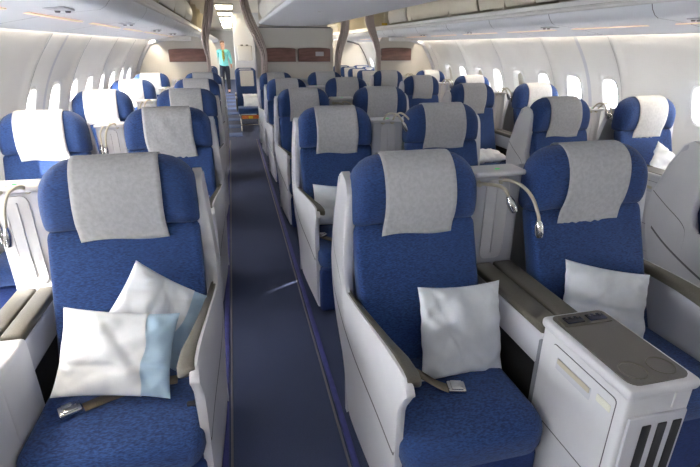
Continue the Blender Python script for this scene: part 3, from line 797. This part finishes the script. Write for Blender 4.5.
# ---------------------------------------------------------------- pillows
def pillow_mesh(w_, h_, t, seed, wrinkle=.004, cut=None, off=0.0):
    wrinkle *= 1.7
    rnd = random.Random(seed); N = 40; ph = [rnd.uniform(0, 6.28) for _ in range(10)]
    mb = MB(); vs = []; fs = []
    def P(i, j, sg):
        u, v = i/N*2-1, j/N*2-1
        if cut is not None: u = -1+(1+cut)*i/N+(.03*math.sin(6*v) if i == N else 0)
        pin = 1-.075*(1-abs(u)**2)*abs(v)**4; pin2 = 1-.075*(1-abs(v)**2)*abs(u)**4
        x, z = u*w_/2*pin2, v*h_/2*pin
        prof = max(0, (1-abs(u)**2.6))**.55*max(0, (1-abs(v)**2.6))**.55
        d = t/2*prof
        edge = (1-prof)
        wv = wrinkle*(math.sin(7*u+3*v+ph[0])*.8+math.sin(-5*u+9*v+ph[1])*.6+math.sin(13*u+7*v+ph[2])*.35*edge+math.sin(19*u*v+ph[3])*.4)
        fold = -wrinkle*1.2*math.exp(-((u*math.cos(ph[4])+v*math.sin(ph[4])-.2)/.09)**2)-wrinkle*1.4*math.exp(-((u*math.cos(ph[5])+v*math.sin(ph[5])+.25)/.07)**2)
        # creases that run in from the corners
        for q in range(2):
            c1 = ((u-1)*math.sin(.6+q*.35)+(v-1)*-math.cos(.6+q*.35)); fold -= wrinkle*.9*math.exp(-(c1/.06)**2)*max(0, 1-math.hypot(u-1, v-1)/1.4)
            c2 = ((u+1)*math.sin(.7+q*.3)+(v+1)*-math.cos(.7+q*.3)); fold -= wrinkle*.9*math.exp(-(c2/.06)**2)*max(0, 1-math.hypot(u+1, v+1)/1.4)
        return (x*(1+off*3), sg*(d+off+(wv+fold)*min(1, prof*1.6)), z*(1+off*3))
    idx = {}
    for sg in (-1, 1):
        for i in range(N+1):
            for j in range(N+1):
                bd = i in (0, N) or j in (0, N)
                if bd and sg == 1 and not (cut is not None and i == N and 0 < j < N): idx[(1, i, j)] = idx[(-1, i, j)]
                else: idx[(sg, i, j)] = len(vs); vs.append(P(i, j, sg))
        for i in range(N):
            for j in range(N):
                q = [idx[(sg, i, j)], idx[(sg, i+1, j)], idx[(sg, i+1, j+1)], idx[(sg, i, j+1)]]
                fs.append(q if sg < 0 else q[::-1])
    mb.add(vs, fs); return mb
def place_pillow(loc, rot, w_, h_, t, seed, label, wrinkle=.004, group=None, blue=False):
    if not blue:
        o = pillow_mesh(w_, h_, t, seed, wrinkle).build('pillow', M['pillow'], angle=80)
    else:
        o = empty('pillow')
        pillow_mesh(w_, h_, t, seed, wrinkle).build('inner_cushion', M['pillowblue'], o, angle=80)
        c = pillow_mesh(w_, h_, t, seed, wrinkle, .48, .004).build('pillowcase', M['pillow'], o, angle=80)
    o.location = (loc[0], loc[1]-(.025 if loc[1] < 9 and abs(rot[0]) < 1 else 0), loc[2]); o.rotation_euler = rot
    tag(o, label, 'pillow', group)
    return o
R_ = math.radians
def at(c, n_, dx, dy, z): return (COLS[c][0]+dx, COLS[c][1]+PITCH*n_+dy, z)
place_pillow(at('C', 0, .095, -.34, .617), (R_(-20), R_(4), R_(4)), .345, .35, .11, 3, 'white pillow standing upright against the nearest middle left seat', .005)
place_pillow(at('D', 0, -.03, -.30, .625), (R_(-26), R_(13), R_(-8)), .40, .29, .11, 5, 'white pillow leaning against the backrest of the nearest middle right seat', .005)
place_pillow(at('B', 0, -.01, -.42, .632), (R_(-30), R_(9), R_(-4)), .37, .29, .12, 8, 'white pillow with pale blue end, in front of its twin on the nearest left seat', .004, blue=True)
place_pillow(at('B', 0, .10, -.28, .675), (R_(-24), R_(38), R_(4)), .32, .30, .11, 11, 'tilted white pillow behind the front one on the nearest left seat', .004, blue=True)
place_pillow(at('C', 1, -.05, -.34, .625), (R_(-24), R_(6), R_(0)), .34, .27, .11, 13, 'white pillow on the second row left seat of the middle pair', .004)
place_pillow(at('C', 2, .0, -.34, .585), (R_(-28), R_(3), R_(0)), .34, .26, .11, 14, 'white pillow on the third row left seat of the middle pair')
place_pillow(at('C', 3, -.04, -.34, .585), (R_(-28), R_(-3), R_(0)), .34, .26, .11, 15, 'white pillow on the fourth row left seat of the middle pair')
place_pillow(at('B', 1, .05, -.36, .57), (R_(-40), R_(0), R_(0)), .36, .27, .11, 16, 'white pillow on the second row aisle seat of the left pair')
place_pillow(at('B', 2, .05, -.36, .57), (R_(-40), R_(0), R_(0)), .36, .27, .11, 17, 'white pillow on the third row aisle seat of the left pair')
place_pillow(at('E', 2, -.02, -.50, .515), (R_(-86), R_(0), R_(4)), .42, .30, .12, 18, 'white pillow lying flat on the third row aisle seat of the right pair')
place_pillow(at('F', 1, .04, -.30, .70), (R_(-22), R_(32), R_(0)), .36, .28, .11, 19, 'white pillow propped on the second row window seat at right')

# ---------------------------------------------------------------- seats of the further cabin
def make_econ():
    r = empty('economy_seat')
    mb = MB(); pad(mb, rrect(.46, .70, [.10, .10, .04, .04], 4, 0, .80), .10, .03, .008, lambda a, b, d: (a, .10-d-.22*(1.15-b)/.7, b)); mb.build('backrest', M['blue'], r)
    mb = MB(); pad(mb, rrect(.27, .30, .02, 3, 0, .985), .012, .004, .001, lambda a, b, d: (a, -.010-d-.22*(1.15-b)/.7, b)); mb.build('headrest_cover', M['cover'], r)
    mb = MB(); pad(mb, rrect(.46, .46, .04, 4, 0, -.40), .12, .035, .01, lambda a, b, d: (a, b, .34+d)); mb.build('seat_cushion', M['blue'], r)
    for s in (-1, 1):
        mb = MB(); rbox(mb, (s*.245, -.33, .62), (.035, .42, .05), .015, 2); rbox(mb, (s*.245, -.20, .48), (.03, .08, .26), .01, 1); mb.build('armrest', M['pad'], r)
        mb = MB(); tube(mb, [(s*.19, -.55, .0), (s*.19, -.5, .33)], .015, 8); tube(mb, [(s*.19, -.15, .0), (s*.19, -.22, .33)], .015, 8); mb.build('leg', M['chrome'], r)
    mb = MB(); tube(mb, [(-.2, -.55, .12), (.2, -.55, .12)], .012, 8); mb.build('foot_bar', M['chrome'], r)
    return r
ec = make_econ(); first = True
names = ['first', 'second', 'third', 'fourth', 'fifth']
for i, y in enumerate((10.35, 11.25)):
    for j, dx in enumerate((-.77, -.26, .26, .77)):
        r = ec if first else copy_tree(ec); first = False
        r.location = (CX+dx, y, 0)
        tag(r, 'blue seat beyond the middle bulkhead, %s row, %s from the left aisle' % (names[i], names[j]), 'airline seat', 'blue economy seats in the middle beyond the bulkhead')
for side, nm in ((-1, 'left'), (1, 'right')):
    for i in range(4):
        for j, w_ in enumerate((1.62, 2.13)):
            r = copy_tree(ec); r.location = (CX+side*w_, 9.6+.82*i+ (0 if side > 0 else .3), 0)
            tag(r, 'blue seat beyond the %s bulkhead, %s row, %s' % (nm, names[i], ['by the aisle', 'by the window'][j]), 'airline seat', 'blue economy seats beyond the %s bulkhead' % nm)
place_pillow((.36, 10.02, .57), (R_(-30), 0, 0), .40, .30, .12, 21, 'white pillow on the economy seat beside the left aisle')
b_ = empty('seat_pouch', (.28, 9.72, .25)); tag(b_, 'orange red pouch under the economy seat beside the left aisle', 'pouch')
mb = MB(); rbox(mb, (0, 0, .035), (.34, .05, .07), .012, 2); mb.build('body', M['bag'], b_)
mb = MB(); rbox(mb, (0, -.027, .035), (.08, .006, .05), .002, 1); mb.build('patch', M['yellow'], b_)

# ---------------------------------------------------------------- crew member standing in the far aisle
def skin_body(name, verts, edges, m, parent, lv=2):
    me = bpy.data.meshes.new(name); me.from_pydata([v[:3] for v in verts], edges, []); me.materials.append(m)
    o = bpy.data.objects.new(name, me); COL.objects.link(o); o.parent = parent
    md = o.modifiers.new('skin', 'SKIN'); md.use_smooth_shade = True
    for i, v in enumerate(verts):
        sv = me.skin_vertices[0].data[i]; sv.radius = (v[3], v[4] if len(v) > 4 else v[3]); sv.use_root = (i == 0)
    s2 = o.modifiers.new('sub', 'SUBSURF'); s2.levels = lv; s2.render_levels = lv
    return o
P0 = empty('person', (-.26, 18.4, 0)); tag(P0, 'person in turquoise shirt, yellow patterned tie and dark trousers walking up the far aisle', 'person')
body = [(0, 0, 1.0, .09, .07), (0, 0, 1.15, .11, .08), (0, 0, 1.32, .12, .08), (0, .0, 1.43, .10, .07), (0, 0, 1.51, .055, .055), (0, -.01, 1.60, .072, .085), (0, -.01, 1.68, .078, .09), (0, 0, 1.735, .05, .06),
        (.18, 0, 1.42, .055, .055), (.235, .01, 1.16, .042, .042), (.25, -.04, .93, .030, .030), (.252, -.06, .85, .028, .016),
        (-.18, 0, 1.42, .055, .055), (-.235, .01, 1.16, .042, .042), (-.25, -.04, .93, .030, .030), (-.252, -.06, .85, .028, .016),
        (.09, 0, .84, .06, .06), (.10, -.03, .50, .05, .05), (.10, .0, .10, .042, .045), (.10, -.12, .04, .04, .03),
        (-.09, 0, .84, .06, .06), (-.10, .0, .50, .05, .05), (-.10, .08, .10, .042, .045), (-.10, -.04, .04, .04, .03)]
ed = [(0, 1), (1, 2), (2, 3), (3, 4), (4, 5), (5, 6), (6, 7), (3, 8), (8, 9), (9, 10), (10, 11), (3, 12), (12, 13), (13, 14), (14, 15), (0, 16), (16, 17), (17, 18), (18, 19), (0, 20), (20, 21), (21, 22), (22, 23)]
skin_body('body', body, ed, M['skin'], P0)
g = 1.10
skin_body('shirt', [(0, 0, .84, .175, .13), (0, 0, 1.15, .155, .115), (0, 0, 1.32, .185, .125), (0, 0, 1.44, .12, .09), (.185, 0, 1.42, .068, .068), (.24, .01, 1.15, .056, .056), (.252, -.03, .98, .045, .045), (-.185, 0, 1.42, .068, .068), (-.24, .01, 1.15, .056, .056), (-.252, -.03, .98, .045, .045)],
          [(0, 1), (1, 2), (2, 3), (3, 4), (4, 5), (5, 6), (3, 7), (7, 8), (8, 9)], M['shirt'], P0)
skin_body('trousers', [(0, 0, 1.06, .15, .115), (.09, 0, .84, .11, .105), (.10, -.03, .50, .078, .078), (.10, .0, .09, .062, .068), (-.09, 0, .84, .11, .105), (-.10, 0, .50, .078, .078), (-.10, .08, .09, .062, .068)],
          [(0, 1), (1, 2), (2, 3), (0, 4), (4, 5), (5, 6)], M['trouser'], P0)
skin_body('shoe', [(.10, .04, .035, .045, .035), (.10, -.16, .03, .042, .028)], [(0, 1)], M['shoe'], P0, 1)
skin_body('shoe', [(-.10, .11, .035, .045, .035), (-.10, -.08, .03, .042, .028)], [(0, 1)], M['shoe'], P0, 1)
skin_body('hair', [(0, .04, 1.65, .085, .075), (0, .015, 1.73, .092, .10), (0, .0, 1.775, .065, .075)], [(0, 1), (1, 2)], M['hair'], P0)
mb = MB(); prism(mb, [(-.03, 1.47), (.03, 1.47), (.045, 1.2), (.0, 1.06), (-.045, 1.2)], lambda a, b, d: (a, -.13+d-.0*b, b), -.012, .012); mb.build('tie', M['vest'], P0, smooth=False)
mb = MB(); rbox(mb, (0, -.088, 1.625), (.022, .03, .04), .009, 2); mb.build('nose', M['skin'], P0)
for s in (-1, 1):
    mb = MB(); rbox(mb, (s*.032, -.088, 1.652), (.018, .01, .010), .004, 1); mb.build('eye', M['shoe'], P0)
    mb = MB(); rbox(mb, (s*.082, 0, 1.635), (.014, .03, .05), .006, 1); mb.build('ear', M['skin'], P0)
mb = MB(); rbox(mb, (0, -.089, 1.590), (.045, .008, .010), .003, 1); mb.build('mouth', M['bag'], P0)
# paler slate-blue cross bands laid over the far aisle floor
for i in range(9):
    mb = MB(); rbox(mb, (-.16, 9.4+i*1.05, .003), (.50, .42, .006), .002, 1)
    struct('trim_12', mb, M['aisleband'])
